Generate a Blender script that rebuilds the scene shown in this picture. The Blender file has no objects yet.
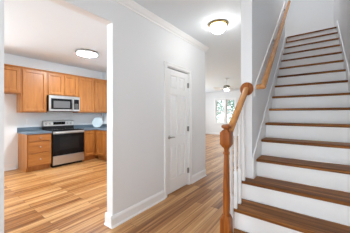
import bpy, bmesh, math, random
from mathutils import Vector, Matrix
random.seed(7)
S = bpy.context.scene
COL = S.collection
R = math.radians

# ------------------------------------------------------------ camera, light, exposure
CAM_H = 1.30
cd = bpy.data.cameras.new('camera'); cam = bpy.data.objects.new('camera', cd); COL.objects.link(cam)
cam.location = (0, 0, CAM_H); cam.rotation_euler = (R(90), 0, R(36.4))
cd.sensor_width = 36.0; cd.lens = 190.0 * 36.0 / 350.0
cd.shift_y = -2.5 / 350.0
cd.clip_start = 0.05; cd.clip_end = 200
S.camera = cam
S.view_settings.view_transform = 'Standard'; S.view_settings.look = 'None'
S.view_settings.gamma = 1.0
S.view_settings.use_curve_mapping = False
S.render.engine = 'CYCLES'
S.cycles.use_denoising = True
S.cycles.max_bounces = 10; S.cycles.diffuse_bounces = 7; S.cycles.glossy_bounces = 4
S.cycles.caustics_reflective = False; S.cycles.caustics_refractive = False
S.cycles.sample_clamp_indirect = 6.0

LV = dict(world=1.6, sunside=5.5, entry=48, kitchen=120, living=95, landing=0.5, stairfill=22, lamp=150, dome=28, fan=50, exposure=0.06)
S.view_settings.exposure = LV['exposure']
W = bpy.data.worlds.new('daylight'); S.world = W; W.use_nodes = True
wn, wl = W.node_tree.nodes, W.node_tree.links; bg = wn['Background']
bg.inputs['Color'].default_value = (0.86, 0.94, 1.0, 1)
# hazy sky, brighter towards the sun's side of the house (+y)
wt = wn.new('ShaderNodeTexCoord'); ws = wn.new('ShaderNodeSeparateXYZ'); wl.new(wt.outputs['Generated'], ws.inputs['Vector'])
wr = wn.new('ShaderNodeMapRange'); wr.interpolation_type = 'SMOOTHSTEP'
wr.inputs['From Min'].default_value = 0.0; wr.inputs['From Max'].default_value = 0.9
wr.inputs['To Min'].default_value = LV['world']; wr.inputs['To Max'].default_value = LV['sunside']
wl.new(ws.outputs['Y'], wr.inputs['Value']); wl.new(wr.outputs['Result'], bg.inputs['Strength'])

def area(name, loc, rot, sx, sy, power, col=(1, 1, 1)):
    l = bpy.data.lights.new(name, 'AREA'); l.shape = 'RECTANGLE'; l.size = sx; l.size_y = sy
    l.energy = power; l.color = col
    o = bpy.data.objects.new(name, l); COL.objects.link(o); o.location = loc; o.rotation_euler = rot
    return o
# unseen fill lights, added to brighten the hall, kitchen, living room and stairs
area('entry_fill', (-0.40, -2.05, 1.30), (R(100), 0, 0), 1.2, 2.2, LV['entry'], (0.90, 0.96, 1.0))  # added light at the made-up entry opening
area('kitchen_fill', (-5.62, -0.95, 1.50), (R(90), 0, R(-82)), 1.8, 1.3, LV['kitchen'], (0.86, 0.945, 1.0))  # added light at a made-up opening in the kitchen back wall
area('living_fill', (-6.22, 7.75, 1.2), (R(102), 0, R(-90)), 5.0, 2.1, LV['living'], (0.92, 0.97, 1.0))  # added out of view, also for the sheen on the far floor
area('landing_fill', (-2.85, 5.75, 4.5), (R(90), 0, R(-90)), 1.1, 1.5, LV['landing'], (0.92, 0.97, 1.0))  # added light, the landing has no window
area('stairwell_fill', (-0.1, 4.2, 5.5), (0, 0, 0), 0.5, 1.2, LV['stairfill'], (1.0, 0.99, 0.98))  # added overhead light to lift the stair walls

# ------------------------------------------------------------ materials
def mat(name, col, rough=0.5, metal=0.0, bump=0.0, bscale=60.0, vary=0.0, spec=0.5, emit=None):
    m = bpy.data.materials.new(name); m.use_nodes = True
    n = m.node_tree.nodes; l = m.node_tree.links; p = n['Principled BSDF']
    p.inputs['Base Color'].default_value = (*col, 1); p.inputs['Roughness'].default_value = rough
    p.inputs['Metallic'].default_value = metal; p.inputs['Specular IOR Level'].default_value = spec
    tc = n.new('ShaderNodeTexCoord')
    nz = n.new('ShaderNodeTexNoise'); nz.inputs['Scale'].default_value = bscale; nz.inputs['Detail'].default_value = 4
    l.new(tc.outputs['Object'], nz.inputs['Vector'])
    v = vary if vary > 0 else 0.02
    mr = n.new('ShaderNodeMapRange'); mr.inputs['To Min'].default_value = 1 - v; mr.inputs['To Max'].default_value = 1 + v
    l.new(nz.outputs['Fac'], mr.inputs['Value'])
    mx = n.new('ShaderNodeVectorMath'); mx.operation = 'SCALE'; mx.inputs[0].default_value = col
    l.new(mr.outputs['Result'], mx.inputs['Scale']); l.new(mx.outputs['Vector'], p.inputs['Base Color'])
    if bump > 0:
        b = n.new('ShaderNodeBump'); b.inputs['Strength'].default_value = bump; b.inputs['Distance'].default_value = 0.002
        l.new(nz.outputs['Fac'], b.inputs['Height']); l.new(b.outputs['Normal'], p.inputs['Normal'])
    if emit:
        p.inputs['Emission Color'].default_value = (*emit[0], 1); p.inputs['Emission Strength'].default_value = emit[1]
    return m

def wood(name, c_dark, c_mid, c_light, scale, rough=0.35, spec=0.5, coat=0.0):
    """grain: noise squeezed across and stretched along the fibre; scale is (x, y, z) frequency"""
    m = bpy.data.materials.new(name); m.use_nodes = True
    n = m.node_tree.nodes; l = m.node_tree.links; p = n['Principled BSDF']
    tc = n.new('ShaderNodeTexCoord'); mp = n.new('ShaderNodeMapping'); mp.inputs['Scale'].default_value = scale
    l.new(tc.outputs['Object'], mp.inputs['Vector'])
    nz = n.new('ShaderNodeTexNoise'); nz.inputs['Scale'].default_value = 1.0; nz.inputs['Detail'].default_value = 6
    nz.inputs['Roughness'].default_value = 0.6; nz.inputs['Distortion'].default_value = 0.4
    l.new(mp.outputs['Vector'], nz.inputs['Vector'])
    cr = n.new('ShaderNodeValToRGB'); e = cr.color_ramp.elements
    e[0].position = 0.3; e[0].color = (*c_dark, 1); e[1].position = 0.72; e[1].color = (*c_light, 1)
    k = e.new(0.5); k.color = (*c_mid, 1)
    l.new(nz.outputs['Fac'], cr.inputs['Fac']); l.new(cr.outputs['Color'], p.inputs['Base Color'])
    p.inputs['Roughness'].default_value = rough; p.inputs['Specular IOR Level'].default_value = spec
    p.inputs['Coat Weight'].default_value = coat
    return m

def planks(name):
    m = bpy.data.materials.new(name); m.use_nodes = True
    n = m.node_tree.nodes; l = m.node_tree.links; p = n['Principled BSDF']
    tc = n.new('ShaderNodeTexCoord'); sp = n.new('ShaderNodeSeparateXYZ'); l.new(tc.outputs['Object'], sp.inputs['Vector'])
    cb = n.new('ShaderNodeCombineXYZ'); l.new(sp.outputs['Y'], cb.inputs['X']); l.new(sp.outputs['X'], cb.inputs['Y'])
    def brick(mortar):
        b = n.new('ShaderNodeTexBrick'); b.offset = 0.37; b.offset_frequency = 2; b.squash = 1.0
        b.inputs['Scale'].default_value = 1.0; b.inputs['Brick Width'].default_value = 1.5; b.inputs['Row Height'].default_value = 0.118
        b.inputs['Mortar Size'].default_value = mortar; b.inputs['Mortar Smooth'].default_value = 0.1; b.inputs['Bias'].default_value = 0.0
        b.inputs['Color1'].default_value = (0, 0, 0, 1); b.inputs['Color2'].default_value = (1, 1, 1, 1)
        b.inputs['Mortar'].default_value = (0.5, 0.5, 0.5, 1)
        l.new(cb.outputs['Vector'], b.inputs['Vector']); return b
    b0 = brick(0.0); b1 = brick(0.0020)
    # per-plank offset of the grain
    add = n.new('ShaderNodeVectorMath'); add.operation = 'MULTIPLY_ADD'
    l.new(b0.outputs['Color'], add.inputs[0]); add.inputs[1].default_value = (9.0, 5.0, 3.0); l.new(cb.outputs['Vector'], add.inputs[2])
    mp = n.new('ShaderNodeMapping'); mp.inputs['Scale'].default_value = (0.55, 20.0, 1.0); l.new(add.outputs['Vector'], mp.inputs['Vector'])
    nz = n.new('ShaderNodeTexNoise'); nz.inputs['Scale'].default_value = 1.0; nz.inputs['Detail'].default_value = 7
    nz.inputs['Roughness'].default_value = 0.62; nz.inputs['Distortion'].default_value = 0.7
    l.new(mp.outputs['Vector'], nz.inputs['Vector'])
    mixf = n.new('ShaderNodeMath'); mixf.operation = 'MULTIPLY_ADD'
    l.new(b0.outputs['Color'], mixf.inputs[0]); mixf.inputs[1].default_value = 0.36
    ofs = n.new('ShaderNodeMath'); ofs.operation = 'MULTIPLY_ADD'; l.new(nz.outputs['Fac'], ofs.inputs[0])
    ofs.inputs[1].default_value = 1.95; ofs.inputs[2].default_value = -0.66
    l.new(ofs.outputs['Value'], mixf.inputs[2])
    cr = n.new('ShaderNodeValToRGB'); e = cr.color_ramp.elements
    e[0].position = 0.12; e[0].color = (0.15, 0.046, 0.009, 1); e[1].position = 0.92; e[1].color = (0.67, 0.42, 0.20, 1)
    a = e.new(0.36); a.color = (0.33, 0.130, 0.031, 1); c = e.new(0.62); c.color = (0.52, 0.265, 0.095, 1)
    l.new(mixf.outputs['Value'], cr.inputs['Fac'])
    dk = n.new('ShaderNodeMix'); dk.data_type = 'RGBA'; l.new(b1.outputs['Fac'], dk.inputs['Factor'])
    l.new(cr.outputs['Color'], dk.inputs[6]); dk.inputs[7].default_value = (0.12, 0.05, 0.018, 1)
    l.new(dk.outputs[2], p.inputs['Base Color'])
    p.inputs['Roughness'].default_value = 0.36; p.inputs['Specular IOR Level'].default_value = 0.6
    bp = n.new('ShaderNodeBump'); bp.inputs['Strength'].default_value = 0.06; bp.inputs['Distance'].default_value = 0.002
    l.new(nz.outputs['Fac'], bp.inputs['Height']); l.new(bp.outputs['Normal'], p.inputs['Normal'])
    return m

def pane_mat(name, tint=(0.96, 0.98, 0.98)):
    m = bpy.data.materials.new(name); m.use_nodes = True
    n = m.node_tree.nodes; l = m.node_tree.links; n.remove(n['Principled BSDF'])
    t = n.new('ShaderNodeBsdfTransparent'); t.inputs['Color'].default_value = (*tint, 1)
    g = n.new('ShaderNodeBsdfGlossy'); g.inputs['Roughness'].default_value = 0.02
    f = n.new('ShaderNodeFresnel'); f.inputs['IOR'].default_value = 1.45
    x = n.new('ShaderNodeMixShader'); l.new(f.outputs['Fac'], x.inputs['Fac']); l.new(t.outputs[0], x.inputs[1]); l.new(g.outputs[0], x.inputs[2])
    l.new(x.outputs[0], n['Material Output'].inputs['Surface']); return m

def foliage_mat(name, c1, c2):
    m = wood(name, c1, tuple((a + b) / 2 for a, b in zip(c1, c2)), c2, (3, 3, 3), 0.6); return m

M = dict(
    wall=mat('wall_paint', (0.775, 0.79, 0.805), 0.62, bump=0.05, bscale=220),
    ceil=mat('ceiling_paint', (0.765, 0.825, 0.875), 0.75, bump=0.05, bscale=220),
    kwall_lit=mat('wall_paint_lit', (0.80, 0.85, 0.885), 0.62, bump=0.05, bscale=220),  # wall paint whitened to stand in for brighter kitchen light
    trim=mat('white_trim_paint', (0.86, 0.87, 0.875), 0.38, bscale=40),
    floor=planks('plank_floor'),
    maple=wood('honey_maple', (0.285, 0.094, 0.017), (0.385, 0.146, 0.030), (0.46, 0.19, 0.046), (14, 14, 1.6), 0.36),
    maple_h=wood('honey_maple_across', (0.285, 0.094, 0.017), (0.385, 0.146, 0.030), (0.46, 0.19, 0.046), (14, 1.6, 14), 0.36),
    oak=wood('golden_oak', (0.17, 0.040, 0.005), (0.28, 0.078, 0.010), (0.40, 0.130, 0.022), (38, 38, 3.0), 0.36, spec=0.3),
    oak_rail=wood('golden_oak_rail', (0.42, 0.15, 0.034), (0.55, 0.235, 0.062), (0.64, 0.31, 0.10), (40, 5, 12), 0.26, coat=0.2),
    tread=wood('stained_oak_tread', (0.070, 0.020, 0.004), (0.185, 0.066, 0.014), (0.46, 0.195, 0.052), (1.3, 30, 30), 0.48, spec=0.16),
    steel=mat('stainless_steel', (0.50, 0.50, 0.50), 0.30, 0.95, bscale=8, vary=0.05),
    black=mat('black_enamel', (0.010, 0.010, 0.011), 0.35, spec=0.25, bscale=30, vary=0.1),
    bglass=mat('black_glass', (0.007, 0.007, 0.008), 0.12, spec=0.16, bscale=30, vary=0.1),
    dglass=mat('oven_window_glass', (0.013, 0.013, 0.014), 0.15, spec=0.15, bscale=30, vary=0.1),
    mesh=mat('microwave_window_screen', (0.11, 0.11, 0.115), 0.4, bscale=400, vary=0.3),
    laminate=mat('blue_grey_laminate', (0.115, 0.160, 0.205), 0.5, bscale=240, vary=0.28),
    brass=mat('brass', (0.52, 0.37, 0.15), 0.30, 1.0, bscale=20),
    nickel=mat('brushed_nickel', (0.50, 0.49, 0.47), 0.33, 1.0, bscale=20),
    dnickel=mat('dark_nickel', (0.27, 0.265, 0.26), 0.38, 0.9, bscale=20),
    fanm=mat('pewter_metal', (0.30, 0.285, 0.25), 0.4, 0.8, bscale=20),
    lamp=mat('glowing_diffuser', (0.9, 0.9, 0.88), 0.4, emit=((0.94, 0.975, 1.0), LV['lamp'])),
    dome=mat('glowing_frosted_glass', (0.9, 0.9, 0.87), 0.3, emit=((1.0, 0.975, 0.94), LV['dome'])),
    fanlamp=mat('glowing_fan_bowl', (0.9, 0.9, 0.88), 0.4, emit=((1.0, 0.98, 0.95), LV['fan'])),
    white=mat('white_plastic', (0.80, 0.80, 0.79), 0.4, bscale=20),
    plate=mat('pale_blue_glaze', (0.40, 0.49, 0.53), 0.18, bscale=40, vary=0.04),
    pane=pane_mat('window_glass'),
    lawn=foliage_mat('lawn_green', (0.16, 0.26, 0.09), (0.30, 0.40, 0.17)),
    leaf=foliage_mat('leaf_green', (0.20, 0.30, 0.24), (0.50, 0.60, 0.52)),
    bark=wood('bark_brown', (0.05, 0.035, 0.025), (0.10, 0.07, 0.05), (0.17, 0.13, 0.10), (20, 20, 2), 0.8),
)

# ------------------------------------------------------------ mesh helpers (all shapes are given in world coordinates)
class G:
    def __init__(s): s.bm = bmesh.new()
    def box(s, x0, x1, y0, y1, z0, z1):
        r = bmesh.ops.create_cube(s.bm, size=1.0)
        for v in r['verts']:
            v.co = Vector(((x0 + x1) / 2 + v.co.x * (x1 - x0), (y0 + y1) / 2 + v.co.y * (y1 - y0), (z0 + z1) / 2 + v.co.z * (z1 - z0)))
        return s
    def prism(s, pts, vec):
        vec = Vector(vec); a = [s.bm.verts.new(Vector(p)) for p in pts]; b = [s.bm.verts.new(Vector(p) + vec) for p in pts]
        n = len(pts); fs = [s.bm.faces.new(a), s.bm.faces.new(list(reversed(b)))]
        for i in range(n): fs.append(s.bm.faces.new((a[i], b[i], b[(i + 1) % n], a[(i + 1) % n])))
        bmesh.ops.recalc_face_normals(s.bm, faces=fs)
        return s
    def rings(s, rings, closed=True, caps=True):
        vs = [[s.bm.verts.new(Vector(p)) for p in r] for r in rings]; n = len(vs[0]); fs = []
        for a, b in zip(vs, vs[1:]):
            for i in range(n if closed else n - 1):
                fs.append(s.bm.faces.new((a[i], a[(i + 1) % n], b[(i + 1) % n], b[i])))
        if caps: fs.append(s.bm.faces.new(list(reversed(vs[0])))); fs.append(s.bm.faces.new(vs[-1]))
        bmesh.ops.recalc_face_normals(s.bm, faces=fs)
        return s
    def lathe(s, c, prof, axis='z', seg=24):
        """prof: list of (radius, height along the axis from c)"""
        c = Vector(c); rr = []
        for r, h in prof:
            r = max(r, 1e-4); ring = []
            for i in range(seg):
                t = 2 * math.pi * i / seg; u, w = r * math.cos(t), r * math.sin(t)
                ring.append(c + (Vector((u, w, h)) if axis == 'z' else Vector((w, h, u)) if axis == 'y' else Vector((h, u, w))))
            rr.append(ring)
        return s.rings(rr)
    def sweep(s, path, prof, up=(0, 0, 1)):
        """constant profile (list of (side, up)) along a mitred path"""
        P = [Vector(p) for p in path]; T = [(b - a).normalized() for a, b in zip(P, P[1:])]
        side = T[0].cross(Vector(up)).normalized(); upv = side.cross(T[0]).normalized()
        cur = [P[0] + side * a + upv * b for a, b in prof]; rr = [cur]
        for i in range(1, len(P)):
            nrm = (T[i - 1] + T[i]).normalized() if i < len(T) else T[-1]
            cur = [q + T[i - 1] * ((P[i] - q).dot(nrm) / T[i - 1].dot(nrm)) for q in cur]; rr.append(cur)
        return s.rings(rr)
    def build(s, name, m, parent=None, loc=None, bevel=0.0, smooth=False, seg=2):
        base = Vector(loc) if loc is not None else (Vector(parent['_b']) if parent is not None else Vector((0, 0, 0)))
        for v in s.bm.verts: v.co -= base
        me = bpy.data.meshes.new(name); s.bm.to_mesh(me); s.bm.free(); me.materials.append(m)
        o = bpy.data.objects.new(name, me); COL.objects.link(o); BASE[o] = base
        if parent is not None: o.parent = parent
        else: o.location = base
        o['_b'] = tuple(base)
        if smooth:
            for p in me.polygons: p.use_smooth = True
            try: me.set_sharp_from_angle(angle=R(38))
            except Exception: pass
        if bevel > 0:
            bv = o.modifiers.new('bevel', 'BEVEL'); bv.width = bevel; bv.segments = seg; bv.limit_method = 'ANGLE'; bv.angle_limit = R(40)
        return o
BASE = {}
def box(*a): return G().box(*a)
def tag(o, label, cat, group=None, kind=None):
    o['label'] = label; o['category'] = cat
    if group: o['group'] = group
    if kind: o['kind'] = kind
    return o
def thing(name, label, cat, loc, group=None, kind=None):
    o = bpy.data.objects.new(name, None); COL.objects.link(o); o.location = loc; o['_b'] = tuple(loc)
    return tag(o, label, cat, group, kind)
def struct(o, label=None, cat=None):
    o['kind'] = 'structure'
    if label: o['label'] = label
    if cat: o['category'] = cat
    return o
def copy_tree(o, parent=None):
    c = o.copy(); COL.objects.link(c)
    if parent is not None: c.parent = parent
    for ch in list(o.children): copy_tree(ch, c)
    return c

# ------------------------------------------------------------ the setting
CE = 2.69            # ceiling height
RISE, RUN, Y1 = 0.197, 0.247, 1.553   # stairs
N = 16
def nose(n): return Y1 + RUN * (n - 1)
XA, XA2 = -1.87, -1.978      # hall wall faces
XK = -5.70                  # kitchen back wall
XS0, XS1 = -0.68, -0.56     # stair wall
XR = 0.385                  # right wall
YF = 11.3                   # far wall
YB = -2.2

struct(box(-6.42, XR + 0.12, YB - 0.12, YF + 0.12, -0.12, 0).build('floor', M['floor']), 'warm brown wood plank floor running along the hall', 'floor')
g = G(); g.box(-6.42, XS0 + 0.06, YB - 0.12, YF + 0.12, CE, CE + 0.14); g.box(XS0 + 0.06, XR + 0.12, YB - 0.12, 2.2, CE, CE + 0.14)
struct(g.build('ceiling', M['ceil']), 'white painted ceiling over hall and kitchen', 'ceiling')

g = G()                                                # wall between the hall and the kitchen
g.box(XA2, XA, YB, 0.385, 0, CE); g.box(XA2, XA, 0.385, 1.33, 2.35, CE); g.box(XA2, XA, 1.33, 2.31, 0, CE)
g.box(XA2, XA, 2.31, 2.97, 2.06, CE); g.box(XA2, XA, 2.97, 3.62, 0, CE)
struct(g.build('wall_hall', M['wall']), 'pale grey hall wall with wide kitchen opening and white door', 'wall')
g = G(); g.box(-2.72, XA2, 2.12, 2.24, 0, CE); g.box(-2.72, -2.60, 2.24, 3.66, 0, CE); g.box(-2.60, XA2, 3.50, 3.62, 0, CE)
struct(g.build('wall_closet', M['wall']), 'pale grey closet walls behind the hall door', 'wall')
struct(box(XK - 0.12, -2.60, 3.66, 3.78, 0, CE).build('wall_kitchen_side', M['kwall_lit']), 'pale grey kitchen wall beside the corner counter', 'wall')
g = G(); g.box(XK - 0.12, XK, YB, -1.9, 0, CE); g.box(XK - 0.12, XK, -1.9, 0.0, 0, 0.8); g.box(XK - 0.12, XK, -1.9, 0.0, 2.2, CE); g.box(XK - 0.12, XK, 0.0, 3.66, 0, CE)  # opening added out of view for the kitchen fill light
struct(g.build('wall_kitchen_back', M['kwall_lit']), 'pale grey kitchen wall behind the oak cabinets', 'wall')
g = G()                                                # wall behind the camera: solid by the kitchen, entry opening added for light
g.box(XK - 0.12, -2.45, YB - 0.12, YB, 0, CE)
g.box(-2.45, -1.05, YB - 0.12, YB, 0, CE); g.box(-1.05, 0.30, YB - 0.12, YB, 2.45, CE); g.box(0.30, XR + 0.12, YB - 0.12, YB, 0, CE)
struct(g.build('wall_front', M['wall']), 'pale grey entry wall behind the viewer', 'wall')
g = G(); g.box(XS0, XS1, 2.19, 5.09, 0, 5.6); g.box(XS0, XS1, 5.09, YF, 0, CE)
struct(g.build('wall_stair', M['wall']), 'pale grey wall on the open left side of the stairs', 'wall')
g = G(); g.box(XR, XR + 0.12, YB - 0.12, 6.52, 0, 5.6)
struct(g.build('wall_right', M['wall']), 'pale grey wall on the closed right side of the stairs', 'wall')
struct(box(XS1, XR, 2.08, 2.20, CE + 0.14, 5.6).build('wall_stair_header', M['wall']), 'pale grey wall above the stair opening', 'wall')
struct(box(-3.0, XR, 6.40, 6.52, 3.152, 5.6).build('wall_landing_back', M['wall']), 'pale grey wall at the head of the stairs', 'wall')
g = G(); g.box(-3.0, XS1, 5.09, 6.40, 2.93, 3.152); g.box(XS1, XR, nose(16) + 0.30, 6.40, 2.93, 3.152)
struct(g.build('floor_landing', M['floor']), 'wood floor of the upper landing', 'floor')
struct(box(-3.0, XR, 2.08, 6.52, 5.6, 5.7).build('ceiling_stair', M['ceil']), 'white ceiling above the stairwell', 'ceiling')
struct(box(-3.0, XS0, 4.97, 5.09, 2.93, 5.6).build('wall_landing_near', M['wall']), 'pale grey wall of the upper landing', 'wall')
g = G(); g.box(-6.42, XK - 0.12, 3.78, 3.90, 0, CE)
struct(g.build('wall_living_near', M['wall']), 'pale grey wall between kitchen and living room', 'wall')
g = G(); g.box(-6.42, -6.30, 3.90, 5.2, 0, CE); g.box(-6.42, -6.30, 10.3, YF, 0, CE); g.box(-6.42, -6.30, 5.2, 10.3, 0, 0.08); g.box(-6.42, -6.30, 5.2, 10.3, 2.30, CE)  # wide opening added out of view for the living room fill light
struct(g.build('wall_living_left', M['wall']), 'pale grey living room wall with wide added opening for light', 'wall')
# far wall with two windows
WX = [(-5.10, -4.54), (-4.42, -3.86)]; WZ0, WZ1 = 0.72, 2.20
g = G(); g.box(-6.42, WX[0][0], YF, YF + 0.12, 0, CE); g.box(WX[0][1], WX[1][0], YF, YF + 0.12, WZ0, WZ1); g.box(WX[1][1], -3.30, YF, YF + 0.12, 0, CE); g.box(-3.30, -1.30, YF, YF + 0.12, 2.10, CE); g.box(-1.30, XS1, YF, YF + 0.12, 0, CE)
g.box(WX[0][0], WX[1][1], YF, YF + 0.12, 0, WZ0); g.box(WX[0][0], WX[1][1], YF, YF + 0.12, WZ1, CE)
struct(g.build('wall_living_far', M['wall']), 'white living room wall with a pair of windows', 'wall')
for i, (x0, x1) in enumerate(WX):
    w = thing('window_%d' % (i + 1), ['white double hung window, nearer the hall wall corner', 'white double hung window, nearer the stair newel'][i], 'window', ((x0 + x1) / 2, YF, WZ0), kind='structure')
    g = G(); t = 0.07; y0, y1 = YF - 0.018, YF - 0.001
    g.box(x0 - t + (0.01 if i else 0), x0, y0, y1, WZ0, WZ1); g.box(x1, x1 + t - (0.01 if not i else 0), y0, y1, WZ0, WZ1)
    g.box(x0 - t + (0.01 if i else 0), x1 + t - (0.01 if not i else 0), y0, y1, WZ1, WZ1 + 0.09)
    g.build('casing', M['trim'], w, bevel=0.004)
    box(x0 - t + (0.01 if i else 0), x1 + t - (0.01 if not i else 0), YF - 0.05, YF + 0.02, WZ0 - 0.03, WZ0).build('sill', M['trim'], w, bevel=0.004)
    zm = (WZ0 + WZ1) / 2
    for k, (a, b, yy) in enumerate([(WZ0 + 0.001, zm + 0.02, YF + 0.03), (zm - 0.02, WZ1 - 0.001, YF + 0.066)]):
        g = G(); f = 0.060
        g.box(x0 + 0.001, x0 + f, yy, yy + 0.034, a, b); g.box(x1 - f, x1 - 0.001, yy, yy + 0.034, a, b)
        g.box(x0 + f, x1 - f, yy, yy + 0.034, a, a + f); g.box(x0 + f, x1 - f, yy, yy + 0.034, b - f, b)
        xm = (x0 + x1) / 2
        g.box(xm - 0.009, xm + 0.009, yy + 0.008, yy + 0.026, a + f, b - f)
        sh = g.build('sash', M['trim'], w, bevel=0.003)
        box(x0 + f, x1 - f, yy + 0.015, yy + 0.019, a + f, b - f).build('pane', M['pane'], sh)

w = thing('added_door', 'added unseen white framed sliding glass patio door in the living room far wall', 'door', (-2.30, YF, 0), kind='structure')  # glazed opening added out of view to put glare on the floor
for k, (x0, x1) in enumerate(((-3.298, -2.26), (-2.34, -1.302))):
    yy = YF + 0.02 + 0.045 * k; g = G(); f = 0.07
    g.box(x0, x0 + f, yy, yy + 0.04, 0.002, 2.098); g.box(x1 - f, x1, yy, yy + 0.04, 0.002, 2.098); g.box(x0 + f, x1 - f, yy, yy + 0.04, 0.002, 0.10); g.box(x0 + f, x1 - f, yy, yy + 0.04, 2.0, 2.098)
    sh = g.build('sash', M['trim'], w, bevel=0.003)
    box(x0 + f, x1 - f, yy + 0.017, yy + 0.023, 0.10, 2.0).build('pane', M['pane'], sh)

# baseboards, crown
def base_prof(h=0.135, d=0.016):
    return [(0, 0), (d + 0.012, 0), (d + 0.010, 0.014), (d, 0.020), (d, h - 0.03), (d - 0.005, h - 0.012), (d - 0.010, h), (0, h)]
def baseboard(name, a, b, nrm, label):
    """a, b: floor points on the wall face, nrm: outward direction"""
    a, b, n = Vector(a), Vector(b), Vector(nrm)
    pts = [a + n * (d + 0.0005) + Vector((0, 0, z + 0.0005)) for d, z in base_prof()]
    return struct(G().prism(pts, b - a).build(name, M['trim']), label, 'baseboard')
DY0, DY1 = 2.31, 2.97       # door opening
CW = 0.062
baseboard('baseboard_hall', (XA, 1.33 - 0.028, 0), (XA, DY0 - CW, 0), (1, 0, 0), 'white baseboard along the hall wall between opening and door')
baseboard('baseboard_hall_far', (XA, DY1 + CW, 0), (XA, 3.62, 0), (1, 0, 0), 'white baseboard on the hall wall past the door')
baseboard('baseboard_opening', (XA2 - 0.02, 1.33, 0), (XA + 0.0, 1.33, 0), (0, -1, 0), 'white baseboard around the end of the opening wall')
baseboard('baseboard_hall_near', (XA, -2.1, 0), (XA, 0.37, 0), (1, 0, 0), 'white baseboard on the near hall wall')
baseboard('baseboard_kitchen', (XK, -2.1, 0), (XK, 1.39, 0), (1, 0, 0), 'white baseboard in the empty refrigerator space')
baseboard('baseboard_living', (-6.28, YF, 0), (-3.32, YF, 0), (0, -1, 0), 'white baseboard under the living room windows')
baseboard('baseboard_stair_end', (XS0 + 0.0, 2.19, 0.0), (XS0 + 0.045, 2.19, 0.0), (0, -1, 0), 'short white baseboard at the foot of the stair wall end')
cp = [(0, 0), (0.012, 0), (0.016, 0.018), (0.035, 0.03), (0.060, 0.062), (0.070, 0.068), (0.074, 0.082), (0, 0.082)]
pts = [Vector((XA + 0.0005 + d, YB + 0.02, CE - 0.0825 + z)) for d, z in cp]
struct(G().prism(pts, (0, 3.62 - YB, 0)).build('trim_1', M['trim']), 'white crown moulding along the top of the hall wall', 'moulding')
pts = [Vector((XA + 0.02, 3.62 + 0.0005 + d, CE - 0.0825 + z)) for d, z in cp]
struct(G().prism(pts, (-0.7, 0, 0)).build('trim_2', M['trim']), 'white crown moulding returning around the hall wall end', 'moulding')

# ------------------------------------------------------------ hall door
d = thing('door_1', 'white six panel closet door in the hall wall', 'door', (XA, 2.64, 0), kind='structure')
g = G(); xc0, xc1 = XA + 0.0005, XA + 0.018
for (a, b) in ((DY0 - CW, DY0 + 0.006), (DY1 - 0.006, DY1 + CW)):
    g.box(xc0, xc1, a, b, 0.001, 2.055 + CW)
g.box(xc0, xc1, DY0 + 0.006, DY1 - 0.006, 2.055, 2.055 + CW)
g.box(xc1, xc1 + 0.007, DY0 - CW, DY0 - CW + 0.016, 0.001, 2.055 + CW); g.box(xc1, xc1 + 0.007, DY1 + CW - 0.016, DY1 + CW, 0.001, 2.055 + CW)
g.box(xc1, xc1 + 0.007, DY0 - CW + 0.016, DY1 + CW - 0.016, 2.055 + CW - 0.016, 2.055 + CW)
g.build('casing', M['trim'], d, bevel=0.004)
g = G(); g.box(XA2 + 0.001, XA - 0.001, DY0 + 0.001, DY0 + 0.018, 0.001, 2.058); g.box(XA2 + 0.001, XA - 0.001, DY1 - 0.018, DY1 - 0.001, 0.001, 2.058)
g.box(XA2 + 0.001, XA - 0.001, DY0 + 0.018, DY1 - 0.018, 2.042, 2.058)
g.build('jamb', M['trim'], d)
L0, L1, Z0, Z1 = DY0 + 0.022, DY1 - 0.022, 0.018, 2.028
xf = XA - 0.012; g = G()
g.box(xf - 0.035, xf - 0.014, L0, L1, Z0, Z1)
st, ms = 0.095, 0.085; ym = (L0 + L1) / 2
rails = [(Z0, 0.235), (0.79, 0.93), (1.62, 1.715), (1.93, Z1)]
g.box(xf - 0.014, xf, L0, L0 + st, Z0, Z1); g.box(xf - 0.014, xf, L1 - st, L1, Z0, Z1)
for a, b in rails: g.box(xf - 0.014, xf, L0 + st, L1 - st, a, b)
for (ra, rb) in zip(rails, rails[1:]):
    a, b = ra[1], rb[0]
    g.box(xf - 0.014, xf, ym - ms / 2, ym + ms / 2, a, b)
    for (y0, y1) in ((L0 + st, ym - ms / 2), (ym + ms / 2, L1 - st)):
        i, o = 0.014, 0.036     # raised field with a sloped border
        xa, xb = xf - 0.0142, xf - 0.003
        lo = [(xa, y0 + i, a + i), (xa, y1 - i, a + i), (xa, y1 - i, b - i), (xa, y0 + i, b - i)]
        hi = [(xb, y0 + o, a + o), (xb, y1 - o, a + o), (xb, y1 - o, b - o), (xb, y0 + o, b - o)]
        g.rings([lo, hi])
g.build('leaf', M['trim'], d, bevel=0.003)
h = G(); hy, hz = L0 + 0.06, 0.925
h.lathe((xf, hy, hz), [(0.030, 0), (0.030, 0.006), (0.024, 0.012), (0.011, 0.014), (0.010, 0.045), (0.012, 0.050)], 'x', 20)
h.sweep([(xf + 0.045, hy - 0.005, hz), (xf + 0.047, hy + 0.05, hz + 0.002), (xf + 0.045, hy + 0.095, hz - 0.004)], [(0.007, -0.010), (0.007, 0.010), (-0.007, 0.010), (-0.007, -0.010)])
h = h.build('lever_handle', M['nickel'], d, smooth=True); h['label'] = 'nickel lever handle'
for z in (0.27, 1.03, 1.82):
    hg = G(); hg.lathe((XA + 0.004, L1 + 0.004, z - 0.045), [(0.0075, 0), (0.0075, 0.09)], 'z', 10); hg.box(xf - 0.001, XA + 0.002, L1 - 0.018, L1 + 0.002, z - 0.044, z + 0.044)
    hg = hg.build('hinge', M['dnickel'], d, smooth=True); hg['label'] = 'dark nickel hinge'

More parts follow.
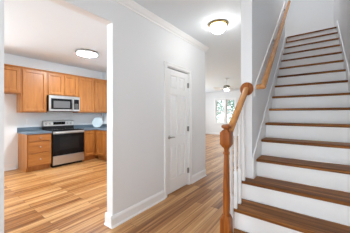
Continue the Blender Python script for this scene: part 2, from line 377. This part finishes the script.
# ------------------------------------------------------------ staircase
st_ = thing('staircase', 'straight staircase with dark stained treads and white risers', 'stairs', (0, Y1, 0))
XL, XO = XS1 + 0.018, -0.645
for n in range(1, N + 1):
    y0 = nose(n); z1 = RISE * n; z0 = z1 - 0.032; y1 = nose(n + 1) + 0.026
    if n == N: y1 = nose(16) + 0.295
    g = G()
    if n <= 2: g.box(XO, XR - 0.017, y0, y1, z0, z1)
    elif n == 3: g.prism([(XO, y0, z0), (XO, 2.188, z0), (XL, 2.188, z0), (XL, y1, z0), (XR - 0.017, y1, z0), (XR - 0.017, y0, z0)], (0, 0, z1 - z0))
    else: g.box(XL, XR - 0.017, y0, y1, z0, z1)
    g.build('tread', M['tread'], st_, bevel=0.009, seg=3)
    xl = -0.612 if n <= 3 else XL
    g = G(); g.box(xl, XR - 0.017, y0 + 0.026, y0 + 0.044, RISE * (n - 1) + 0.0005, z0 - 0.0005); g.box(XL if n > 3 else xl, XR - 0.017, y0 + 0.016, y0 + 0.026, z0 - 0.018, z0 - 0.0005)
    g.build('riser', M['trim'], st_)
# cut stringer under the open ends of the first three treads
pts = [(0, nose(1) + 0.03, 0.0)]
for n in range(1, 4):
    pts.append((0, nose(n) + 0.03, RISE * n - 0.034))
    pts.append((0, nose(n + 1) + 0.03 if n < 3 else 2.185, RISE * n - 0.034))
pts.append((0, 2.185, 0.0))
G().prism([(-0.632, y, z) for _, y, z in pts], (0.018, 0, 0)).build('stringer', M['trim'], st_)
def skirt(x0, ya, lift):
    sl = RISE / RUN; f = lambda y: RISE + (y - Y1) * sl
    ye = 5.085 if x0 < 0 else 5.60
    ztop = lambda y: min(f(y) + lift, 3.152 + 0.14)
    ys = Y1 + (3.152 + 0.14 - lift - RISE) / sl
    p = [(x0, ya, max(f(ya) - 0.45, 0.003)), (x0, ya, f(ya) + lift)]
    if ys < ye: p += [(x0, ys, 3.292), (x0, ye, 3.292)]
    else: p += [(x0, ye, f(ye) + lift)]
    p += [(x0, ye, f(ye) - 0.5)]
    return p
G().prism(skirt(XS1 + 0.0005, 2.192, 0.115), (0.016, 0, 0)).build('skirt_board', M['trim'], st_, bevel=0.003)
G().prism(skirt(XR - 0.018, 1.40, 0.115), (0.016, 0, 0)).build('skirt_board', M['trim'], st_, bevel=0.003)

# ------------------------------------------------------------ balustrade at the foot of the stairs
NX, NY, RX = -0.622, 1.598, -0.615
bl = thing('balustrade', 'oak newel post and sloping oak rail over white balusters at stair foot', 'railing', (NX, NY, RISE))
def sq(z, h, c=0.0):   # square ring with chamfered corners (8 points)
    k = h - c
    return [(NX + a, NY + b, z) for a, b in ((h, -k), (h, k), (k, h), (-k, h), (-h, k), (-h, -k), (-k, -h), (k, -h))]
H = 0.043
g = G()
g.rings([sq(RISE + 0.001, H, 0.003), sq(0.385, H, 0.003), sq(0.425, H - 0.010, 0.014)])
g.lathe((NX, NY, 0), [(0.027, 0.42), (0.031, 0.432), (0.027, 0.445), (0.029, 0.47), (0.0305, 0.55), (0.029, 0.66), (0.0255, 0.80), (0.022, 0.92), (0.0205, 0.945),
                      (0.028, 0.952), (0.030, 0.960), (0.028, 0.968), (0.021, 0.974), (0.020, 0.990), (0.026, 1.004), (0.030, 1.018)], seg=28)
g.rings([sq(1.010, H - 0.012, 0.014), sq(1.038, H, 0.003), sq(1.138, H, 0.003), sq(1.160, H - 0.012, 0.014)])
npst = g.build('newel_post', M['oak'], bl, smooth=True)
G().lathe((NX, NY, 0), [(0.026, 1.155), (0.024, 1.167), (0.026, 1.174), (0.040, 1.180), (0.044, 1.190), (0.042, 1.200), (0.028, 1.208), (0.0, 1.212)], seg=28).build('cap', M['oak'], npst, smooth=True)
rail_prof = [(0.018, -0.030), (0.022, -0.012), (0.031, -0.002), (0.032, 0.010), (0.026, 0.022), (0.012, 0.029),
             (-0.012, 0.029), (-0.026, 0.022), (-0.032, 0.010), (-0.031, -0.002), (-0.022, -0.012), (-0.018, -0.030)]
RY0, RZ0, RY1, RZ1 = NY + H - 0.004, 1.125, 2.172, 1.575
rs = (RZ1 - RZ0) / (RY1 - RY0)
G().sweep([(RX, RY0, RZ0), (RX, RY1, RZ1)], rail_prof).build('handrail', M['oak_rail'], bl, smooth=True)
G().lathe((RX, 2.189, RZ1 + 0.005), [(0.072, 0), (0.074, -0.006), (0.070, -0.013), (0.062, -0.016), (0.058, -0.020), (0.0, -0.021)], 'y', 32).build('rosette', M['oak'], bl, smooth=True)
for n, yb in ((1, 1.700), (2, 1.815), (2, 1.938), (3, 2.065)):
    z0 = RISE * n + 0.0005; zt = RZ0 + (yb - RY0) * rs - 0.030; q = 0.015
    y = max(yb, nose(n) + 0.019)
    blk = z0 + 0.36
    g = G(); r4 = lambda z, hh: [(RX + hh, y + hh, z), (RX - hh, y + hh, z), (RX - hh, y - hh, z), (RX + hh, y - hh, z)]
    g.rings([r4(z0, q), r4(blk - 0.012, q), r4(blk, q - 0.005)])
    g.lathe((RX, y, 0), [(0.010, blk - 0.004), (0.014, blk + 0.010), (0.010, blk + 0.022), (0.0145, blk + 0.05), (0.0135, (blk + zt) / 2), (0.0105, zt - 0.18), (0.014, zt - 0.17), (0.010, zt - 0.16)], seg=14)
    g.rings([r4(zt - 0.163, q - 0.005), r4(zt - 0.152, q - 0.001), [(p[0], p[1], zt + (p[1] - y) * rs) for p in r4(zt, q - 0.001)]])
    b = g.build('baluster', M['trim'], bl, smooth=True)
    b['label'] = 'white painted turned baluster'

# ------------------------------------------------------------ handrail fixed to the stair wall
HX = XS1 + 0.082
PA, PB = Vector((HX, 2.335, 1.612)), Vector((HX, 5.06, 3.87))
hr = thing('wall_handrail', 'long golden oak handrail climbing the wall beside the stairs', 'handrail', (XS1, 2.37, 1.632))
hp = [(0.020, -0.026), (0.028, -0.014), (0.030, 0.004), (0.026, 0.020), (0.014, 0.028), (-0.014, 0.028), (-0.026, 0.020), (-0.030, 0.004), (-0.028, -0.014), (-0.020, -0.026)]
G().sweep([(XS1 + 0.003, PA.y, PA.z), PA, PB], hp).build('rail', M['oak_rail'], hr, smooth=True)
sl = (PB.z - PA.z) / (PB.y - PA.y); uz = Vector((0, -sl, 1)).normalized() * 0.045
a0, b0 = Vector((XS1 + 0.0006, 2.24, PA.z + (2.24 - PA.y) * sl)), Vector((XS1 + 0.0006, 5.08, PA.z + (5.08 - PA.y) * sl))
bb = G().prism([a0 - uz, a0 + uz, b0 + uz, b0 - uz], (0.016, 0, 0)).build('backing_board', M['trim'], hr, bevel=0.003); bb['label'] = 'white painted backing board'
for y in (3.45, 4.75):
    z = PA.z + (y - PA.y) * sl - 0.0
    g = G(); g.lathe((XS1 + 0.017, y, z - 0.045), [(0.026, 0), (0.026, 0.004), (0.012, 0.008)], 'x', 16)
    g.sweep([(XS1 + 0.022, y, z - 0.045), (HX - 0.02, y, z - 0.050), (HX, y, z - 0.030)], [(0.007, -0.006), (0.007, 0.006), (-0.007, 0.006), (-0.007, -0.006)])
    g.box(HX - 0.014, HX + 0.014, y - 0.03, y + 0.03, z - 0.034, z - 0.028)
    b = g.build('bracket', M['dnickel'], hr, smooth=True); b['label'] = 'dark metal bracket'

# ------------------------------------------------------------ kitchen cabinets
def mapx(xf):   # front faces +x ; (s, d, z) -> world, d outward
    return lambda s, d, z: (xf + d, s, z)
def mapy(yf):   # front faces -y
    return lambda s, d, z: (s, yf - d, z)
def mbox(g, f, s0, s1, d0, d1, z0, z1):
    a, b = f(s0, d0, z0), f(s1, d1, z1)
    g.box(*[c for p, q in zip(a, b) for c in (min(p, q), max(p, q))])
def cab_front(f, root, s0, s1, z0, z1, name='door', knob=False):
    w = 0.056; g = G(); t = 0.024; e = 0.0012
    if name == 'door':
        mbox(g, f, s0, s0 + w, e, t, z0, z1); mbox(g, f, s1 - w, s1, e, t, z0, z1)
        mbox(g, f, s0 + w, s1 - w, e, t, z0, z0 + w); mbox(g, f, s0 + w, s1 - w, e, t, z1 - w, z1)
        mbox(g, f, s0 + w, s1 - w, e, 0.008, z0 + w, z1 - w)
        # sloped bead round the sunk field
        i = 0.012
        for A, B in (((s0 + w, z0 + w), (s1 - w, z0 + w)), ((s1 - w, z0 + w), (s1 - w, z1 - w)), ((s1 - w, z1 - w), (s0 + w, z1 - w)), ((s0 + w, z1 - w), (s0 + w, z0 + w))):
            cx, cz = (s0 + s1) / 2, (z0 + z1) / 2
            inn = lambda p: (p[0] + (i if p[0] < cx else -i), p[1] + (i if p[1] < cz else -i))
            Ai, Bi = inn(A), inn(B)
            g.rings([[f(A[0], 0.0081, A[1]), f(A[0], 0.018, A[1]), f(Ai[0], 0.0081, Ai[1])], [f(B[0], 0.0081, B[1]), f(B[0], 0.018, B[1]), f(Bi[0], 0.0081, Bi[1])]])
        return g.build('door', M['maple'], root, bevel=0.003)
    mbox(g, f, s0, s1, e, t, z0, z1)
    dr = g.build('drawer', M['maple_h'], root, bevel=0.005)
    if knob:
        c = f((s0 + s1) / 2, t, (z0 + z1) / 2)
        k = G().lathe(c, [(0.009, 0), (0.007, 0.010), (0.015, 0.016), (0.016, 0.022), (0.010, 0.027), (0, 0.028)], 'x', 16).build('knob', M['nickel'], dr, smooth=True); k['label'] = 'small nickel knob'
    return dr
UF = XK + 0.32
def wall_cab(label, s0, s1, z0, z1, doors):
    r = thing('wall_cabinet', label, 'cabinet', (XK + 0.16, (s0 + s1) / 2, z0), 'honey maple wall cabinets')
    box(XK + 0.001, UF, s0 + 0.001, s1 - 0.001, z0, z1).build('carcass', M['maple'], r, bevel=0.002)
    f = mapx(UF)
    for a, b in doors: cab_front(f, r, a, b, z0 + 0.022, z1 - 0.055)
    return r
UT = 2.385
wall_cab('short honey maple wall cabinet above the empty refrigerator space', 0.48, 1.395, 1.765, UT, [(0.50, 0.925), (0.95, 1.375)])
wall_cab('tall single door honey maple wall cabinet above the drawer base', 1.395, 1.920, 1.335, UT, [(1.425, 1.893)])
wall_cab('short two door honey maple wall cabinet right above the microwave', 1.920, 2.690, 1.775, UT, [(1.940, 2.292), (2.318, 2.670)])
wall_cab('tall two door honey maple wall cabinet next to the microwave, in the kitchen corner', 2.690, 3.655, 1.335, UT, [(2.712, 3.155), (3.190, 3.635)])
cm = [(0, 0), (0.010, 0), (0.026, 0.020), (0.030, 0.030), (0, 0.030)]
tag(G().prism([(UF + 0.0005 + a, 0.48, UT - 0.040 + z) for a, z in cm], (0, 3.655 - 0.48, 0)).build('cabinet_moulding', M['maple_h'], loc=(UF, 2.0, UT)), 'thin maple moulding along the top edge of the wall cabinets', 'moulding')

BF, BT, TK = XK + 0.61, 0.845, 0.10
CT = 0.885
r = thing('base_cabinet', 'honey maple base cabinet with three drawers beside the stainless range', 'cabinet', (XK + 0.3, 1.66, 0), 'honey maple base cabinets')
g = G(); g.box(XK + 0.001, BF, 1.425, 1.912, TK, BT); g.box(XK + 0.001, BF - 0.065, 1.425, 1.912, 0.001, TK)
g.build('carcass', M['maple'], r, bevel=0.002)
f = mapx(BF)
for a, b in ((0.135, 0.405), (0.420, 0.675), (0.690, 0.825)): cab_front(f, r, 1.450, 1.890, a, b, 'drawer', True)
r = thing('base_cabinet', 'single door honey maple base cabinet right of the range, in the corner', 'cabinet', (XK + 0.3, 2.9, 0), 'honey maple base cabinets')
g = G(); g.box(XK + 0.001, BF, 2.692, 3.655, TK, BT); g.box(XK + 0.001, BF - 0.065, 2.692, 3.655, 0.001, TK)
g.build('carcass', M['maple'], r, bevel=0.002)
cab_front(f, r, 2.715, 3.030, 0.135, 0.825)
YL = 3.06
r = thing('base_cabinet', 'honey maple base cabinet turned sideways to the range under the counter return', 'cabinet', (-4.4, 3.36, 0), 'honey maple base cabinets')
g = G(); g.box(BF + 0.001, -3.6, YL, 3.655, TK, BT); g.box(BF + 0.001, -3.6, YL + 0.065, 3.655, 0.001, TK)
g.build('carcass', M['maple'], r, bevel=0.002)
f2 = mapy(YL)
s = BF + 0.045
for w in (0.40, 0.48, 0.48): cab_front(f2, r, s, s + w - 0.02, 0.135, 0.825); s += w
g = G(); g.box(XK + 0.001, BF + 0.028, 1.405, 1.914, BT + 0.0005, CT); g.box(XK + 0.001, XK + 0.02, 1.405, 1.914, CT, CT + 0.09)
tag(g.build('countertop', M['laminate'], loc=(XK + 0.3, 1.66, BT), bevel=0.004), 'blue grey laminate countertop with splashback on the drawer cabinet', 'countertop')
g = G(); g.prism([(XK + 0.001, 2.690, BT + 0.0005), (BF + 0.028, 2.690, BT + 0.0005), (BF + 0.028, YL - 0.028, BT + 0.0005), (-3.57, YL - 0.028, BT + 0.0005), (-3.57, 3.657, BT + 0.0005), (XK + 0.001, 3.657, BT + 0.0005)], (0, 0, CT - BT))
g.box(XK + 0.001, XK + 0.02, 2.690, 3.657, CT, CT + 0.09); g.box(XK + 0.02, -3.57, 3.638, 3.657, CT, CT + 0.09)
tag(g.build('countertop', M['laminate'], loc=(XK + 0.3, 3.1, BT), bevel=0.004), 'L shaped blue grey laminate countertop turning the kitchen corner', 'countertop')

# ------------------------------------------------------------ range
RY, RY2 = 1.920, 2.686; RFx = XK + 0.665
r = thing('range', 'stainless electric range with black glass oven door and cooktop', 'stove', (XK + 0.32, (RY + RY2) / 2, 0))
g = G(); g.box(XK + 0.02, RFx - 0.03, RY, RY2, 0.06, 0.885); g.box(XK + 0.05, RFx - 0.07, RY + 0.02, RY2 - 0.02, 0.001, 0.06)
o = g.build('body', M['black'], r, bevel=0.003); o['label'] = 'black enamel side panels'
o = box(XK + 0.08, RFx + 0.004, RY + 0.001, RY2 - 0.001, 0.886, 0.905).build('cooktop', M['bglass'], r, bevel=0.005); o['label'] = 'black glass cooktop'
for (x, y, rad) in ((XK + 0.22, RY + 0.2, 0.075), (XK + 0.22, RY2 - 0.2, 0.095), (XK + 0.47, RY + 0.2, 0.105), (XK + 0.47, RY2 - 0.2, 0.08)):
    g = G(); g.rings([[(x + rr * math.cos(t), y + rr * math.sin(t), z) for t in [2 * math.pi * i / 32 for i in range(32)]] for rr, z in ((rad, 0.9052), (rad, 0.9056), (rad - 0.004, 0.9056), (rad - 0.004, 0.9052))], caps=False)
    b = g.build('burner_ring', M['dnickel'], r); b['label'] = 'thin grey ring marked on the cooktop'
b = G().prism([(XK + 0.02, RY, 0.886), (XK + 0.079, RY, 0.886), (XK + 0.079, RY, 0.980), (XK + 0.02, RY, 0.980)], (0, RY2 - RY, 0)).build('guard_base', M['black'], r, bevel=0.003); b['label'] = 'black lower panel of the backguard'
o = G().prism([(XK + 0.02, RY, 0.981), (XK + 0.092, RY, 0.981), (XK + 0.078, RY, 1.105), (XK + 0.060, RY, 1.12), (XK + 0.02, RY, 1.12)], (0, RY2 - RY, 0)).build('backguard', M['steel'], r, bevel=0.004)
def on_guard(z): return XK + 0.092 - 0.014 * (z - 0.981) / 0.124
b = box(on_guard(1.05) - 0.004, on_guard(1.05) + 0.005, RY + 0.228, RY2 - 0.235, 1.010, 1.090).build('display', M['bglass'], o); b['label'] = 'black glass clock display'
for y in (RY + 0.075, RY + 0.165, RY2 - 0.165, RY2 - 0.075):
    g = G().lathe((on_guard(1.05), y, 1.048), [(0.030, 0), (0.028, 0.010), (0.022, 0.014), (0.020, 0.030), (0.0, 0.032)], 'x', 20); g.box(on_guard(1.05) + 0.03, on_guard(1.05) + 0.037, y - 0.004, y + 0.004, 1.029, 1.067)
    g.build('knob', M['steel'], o, smooth=True)
o = box(RFx - 0.029, RFx + 0.004, RY + 0.003, RY2 - 0.003, 0.285, 0.878).build('oven_door', M['bglass'], r, bevel=0.004); o['label'] = 'black glass oven door'
w = box(RFx + 0.0042, RFx + 0.006, RY + 0.15, RY2 - 0.15, 0.42, 0.72).build('oven_window', M['dglass'], o)
g = G(); g.box(RFx + 0.0042, RFx + 0.007, RY + 0.004, RY2 - 0.004, 0.815, 0.876)
g.build('top_band', M['steel'], o)
g = G(); g.lathe((RFx + 0.045, RY + 0.04, 0.842), [(0.013, 0), (0.014, 0.005), (0.014, RY2 - RY - 0.085), (0.013, RY2 - RY - 0.08)], 'y', 16)
for y in (RY + 0.07, RY2 - 0.07): g.box(RFx + 0.0065, RFx + 0.040, y - 0.012, y + 0.012, 0.832, 0.852)
g.build('handle', M['steel'], o, smooth=True)
o = box(RFx - 0.029, RFx + 0.006, RY + 0.003, RY2 - 0.003, 0.065, 0.278).build('storage_drawer', M['steel'], r, bevel=0.004); o['label'] = 'stainless storage drawer front'

# ------------------------------------------------------------ microwave
MF = XK + 0.40; MZ0, MZ1 = 1.362, 1.768
r = thing('microwave', 'stainless over the range microwave mounted under the short cabinet', 'microwave', (XK + 0.2, (RY + RY2) / 2, MZ0))
o = box(XK + 0.002, MF, RY + 0.003, RY2, MZ0, MZ1).build('body', M['black'], r, bevel=0.003); o['label'] = 'black microwave casing'
ys = RY2 - 0.17
o = box(MF + 0.0005, MF + 0.028, RY + 0.004, ys, MZ0 + 0.012, MZ1 - 0.035).build('door', M['steel'], r, bevel=0.004)
b = box(MF + 0.0282, MF + 0.031, RY + 0.050, ys - 0.045, MZ0 + 0.060, MZ1 - 0.075).build('door_glass', M['bglass'], o); b['label'] = 'black glass door panel'
b2 = box(MF + 0.0312, MF + 0.0325, RY + 0.105, ys - 0.095, MZ0 + 0.095, MZ1 - 0.135).build('window', M['mesh'], o); b2['label'] = 'grey screened window'
g = G(); g.lathe((MF + 0.056, ys - 0.022, MZ0 + 0.05), [(0.010, 0), (0.011, 0.01), (0.011, 0.26), (0.010, 0.27)], 'z', 14)
for z in (MZ0 + 0.07, MZ0 + 0.30): g.box(MF + 0.0285, MF + 0.052, ys - 0.030, ys - 0.014, z - 0.010, z + 0.010)
g.build('handle', M['steel'], o, smooth=True)
o = box(MF + 0.0005, MF + 0.028, ys + 0.002, RY2 - 0.003, MZ0 + 0.012, MZ1 - 0.035).build('control_panel', M['steel'], r, bevel=0.003)
b = box(MF + 0.0282, MF + 0.031, ys + 0.012, RY2 - 0.024, MZ0 + 0.060, MZ1 - 0.075).build('keypad', M['bglass'], o); b['label'] = 'black glass keypad'
g = G()
for k in range(4):
    for j in range(3):
        y = ys + 0.026 + j * 0.036; z = MZ0 + 0.09 + k * 0.034
        g.box(MF + 0.0312, MF + 0.0322, y, y + 0.024, z, z + 0.020)
g.build('key', M['dnickel'], b)
o = box(MF + 0.0005, MF + 0.026, RY + 0.004, RY2 - 0.003, MZ1 - 0.033, MZ1 - 0.002).build('vent_grille', M['steel'], r, bevel=0.002)

# ------------------------------------------------------------ small kitchen things
px, py, pz = -5.20, 3.17, CT
p = thing('plate', 'round pale blue plate standing upright in the counter corner', 'plate', (px, py, pz))
tilt = R(12); n = Vector((0.62, -0.785, 0)).normalized(); nn = (n * math.cos(tilt) + Vector((0, 0, math.sin(tilt)))).normalized()
sd = Vector((0, 0, 1)).cross(nn).normalized(); upv = nn.cross(sd)
c = Vector((px, py, pz)) + upv * 0.156 + Vector((0, 0, 0.006))
g = G(); rr = []
for rad, h in ((0.001, 0.0), (0.08, 0.0), (0.11, 0.006), (0.149, 0.022), (0.151, 0.025), (0.147, 0.026), (0.108, 0.011), (0.08, 0.006), (0.001, 0.006)):
    rr.append([c + sd * rad * math.cos(t) + upv * rad * math.sin(t) + nn * h for t in [2 * math.pi * i / 40 for i in range(40)]])
g.rings(rr); g.build('dish', M['plate'], p, smooth=True)
g = G()
for e in (-0.05, 0.05):
    q = Vector((px, py, pz + 0.004)) + sd * e
    g.sweep([q + n * 0.060 + Vector((0, 0, 0.022)), q + n * 0.052, q - n * 0.030, q - n * 0.052 + Vector((0, 0, 0.14))], [(0.003, -0.003), (0.003, 0.003), (-0.003, 0.003), (-0.003, -0.003)], up=(sd.x, sd.y, 0))
g.sweep([Vector((px, py, pz + 0.004)) - n * 0.03 - sd * 0.05, Vector((px, py, pz + 0.004)) - n * 0.03 + sd * 0.05], [(0.003, -0.003), (0.003, 0.003), (-0.003, 0.003), (-0.003, -0.003)])
g.build('stand', M['nickel'], p)
o = thing('wall_outlet', 'white wall outlet above the counter beside the range', 'outlet', (XK, 1.60, 1.10))
box(XK + 0.0005, XK + 0.006, 1.565, 1.635, 1.045, 1.160).build('cover_plate', M['white'], o, bevel=0.002)
g = G(); g.box(XK + 0.006, XK + 0.008, 1.584, 1.616, 1.062, 1.095); g.box(XK + 0.006, XK + 0.008, 1.584, 1.616, 1.110, 1.143)
g.build('socket', M['white'], o, bevel=0.003)

# ------------------------------------------------------------ lamps
lx, ly = -4.13, 2.27
t = thing('ceiling_light', 'flat round kitchen ceiling light with nickel rim', 'ceiling light', (lx, ly, CE))
G().lathe((lx, ly, CE - 0.0005), [(0.232, 0), (0.240, -0.012), (0.238, -0.040), (0.228, -0.052), (0.212, -0.050), (0.206, -0.030), (0.10, -0.028)], seg=48).build('rim', M['nickel'], t, smooth=True)
G().lathe((lx, ly, CE - 0.029), [(0.205, 0), (0.205, -0.020), (0.18, -0.030), (0.12, -0.036), (0.0, -0.038)], seg=48).build('diffuser', M['lamp'], t, smooth=True)
lx, ly = -1.20, 2.75
t = thing('ceiling_light', 'small brass hall ceiling light with glowing frosted glass dome', 'ceiling light', (lx, ly, CE))
G().lathe((lx, ly, CE - 0.0005), [(0.135, 0), (0.146, -0.008), (0.148, -0.018), (0.140, -0.028), (0.120, -0.034), (0.05, -0.034)], seg=40).build('base', M['brass'], t, smooth=True)
G().lathe((lx, ly, CE - 0.035), [(0.117, 0), (0.119, -0.020), (0.112, -0.050), (0.092, -0.080), (0.060, -0.098), (0.025, -0.106), (0.0, -0.107)], seg=40).build('glass_dome', M['dome'], t, smooth=True)
# ceiling fan in the living room
fx, fy = -2.78, 7.18
t = thing('ceiling_fan', 'white bladed ceiling fan with pewter motor in the living room', 'ceiling fan', (fx, fy, CE))
G().lathe((fx, fy, CE - 0.0005), [(0.070, 0), (0.068, -0.03), (0.040, -0.065), (0.014, -0.070)], seg=28).build('canopy', M['white'], t, smooth=True)
G().lathe((fx, fy, CE - 0.068), [(0.013, 0), (0.013, -0.235)], seg=16).build('downrod', M['white'], t, smooth=True)
zm = CE - 0.30
G().lathe((fx, fy, zm), [(0.040, 0.035), (0.105, 0.022), (0.138, -0.02), (0.138, -0.085), (0.110, -0.115), (0.055, -0.125)], seg=32).build('motor', M['fanm'], t, smooth=True)
G().lathe((fx, fy, zm - 0.126), [(0.050, 0), (0.085, -0.010), (0.092, -0.030), (0.075, -0.055), (0.040, -0.070), (0.0, -0.074)], seg=32).build('light_bowl', M['fanlamp'], t, smooth=True)
for k in range(5):
    a = R(20 + 72 * k); ca, sa = math.cos(a), math.sin(a)
    def q(u, v, z): return (fx + u * ca - v * sa, fy + u * sa + v * ca, zm - 0.10 + z + v * 0.18)
    outl = [(0.17, -0.045), (0.30, -0.060), (0.52, -0.066), (0.58, -0.050), (0.60, 0.0), (0.58, 0.050), (0.52, 0.066), (0.30, 0.060), (0.17, 0.045)]
    bld = G().prism([q(u, v, 0) for u, v in outl], (0, 0, 0.007)).build('blade', M['white'], t)
    G().prism([q(u, v, -0.007) for u, v in ((0.10, -0.015), (0.16, -0.012), (0.24, -0.03), (0.24, 0.03), (0.16, 0.012), (0.10, 0.015))], (0, 0, 0.006)).build('blade_arm', M['fanm'], t)

# ------------------------------------------------------------ outside the living room windows
struct(box(-30, 20, YF + 0.12, 60, -0.5, -0.4).build('ground', M['lawn']), 'green lawn outside the living room windows', 'lawn')
def leaf_tree(x, y, h, rad, label):
    t = thing('tree', label, 'tree', (x, y, -0.4), 'trees outside the living room')
    G().rings([[(x + rr * math.cos(a), y + rr * math.sin(a), z) for a in [2 * math.pi * i / 10 for i in range(10)]] for rr, z in ((0.16, -0.4), (0.11, h * 0.4), (0.05, h * 0.8))]).build('trunk', M['bark'], t, smooth=True)
    bm = bmesh.new(); rnd = random.Random(int(x * 100))
    for i in range(420):
        u = Vector((rnd.gauss(0, 1), rnd.gauss(0, 1), rnd.gauss(0, 1))).normalized() * (rad * rnd.uniform(0.55, 1.0))
        c = Vector((x, y, h * 0.72)) + Vector((u.x, u.y, u.z * 0.85))
        a = Vector((rnd.gauss(0, 1), rnd.gauss(0, 1), rnd.gauss(0, 1))).normalized(); b = a.orthogonal().normalized(); s = rnd.uniform(0.12, 0.24)
        vs = [bm.verts.new(c + a * s), bm.verts.new(c + b * s * 0.5), bm.verts.new(c - a * s), bm.verts.new(c - b * s * 0.5)]; bm.faces.new(vs)
    g = G(); g.bm.free(); g.bm = bm; g.build('crown', M['leaf'], t)
leaf_tree(-8.6, 17.5, 2.6, 1.55, 'leafy green tree outside, behind the window nearer the hall wall')
leaf_tree(-5.5, 16.2, 2.8, 1.4, 'leafy green tree outside, behind the window nearer the newel post')

for o in bpy.data.objects:
    if '_b' in o: del o['_b']
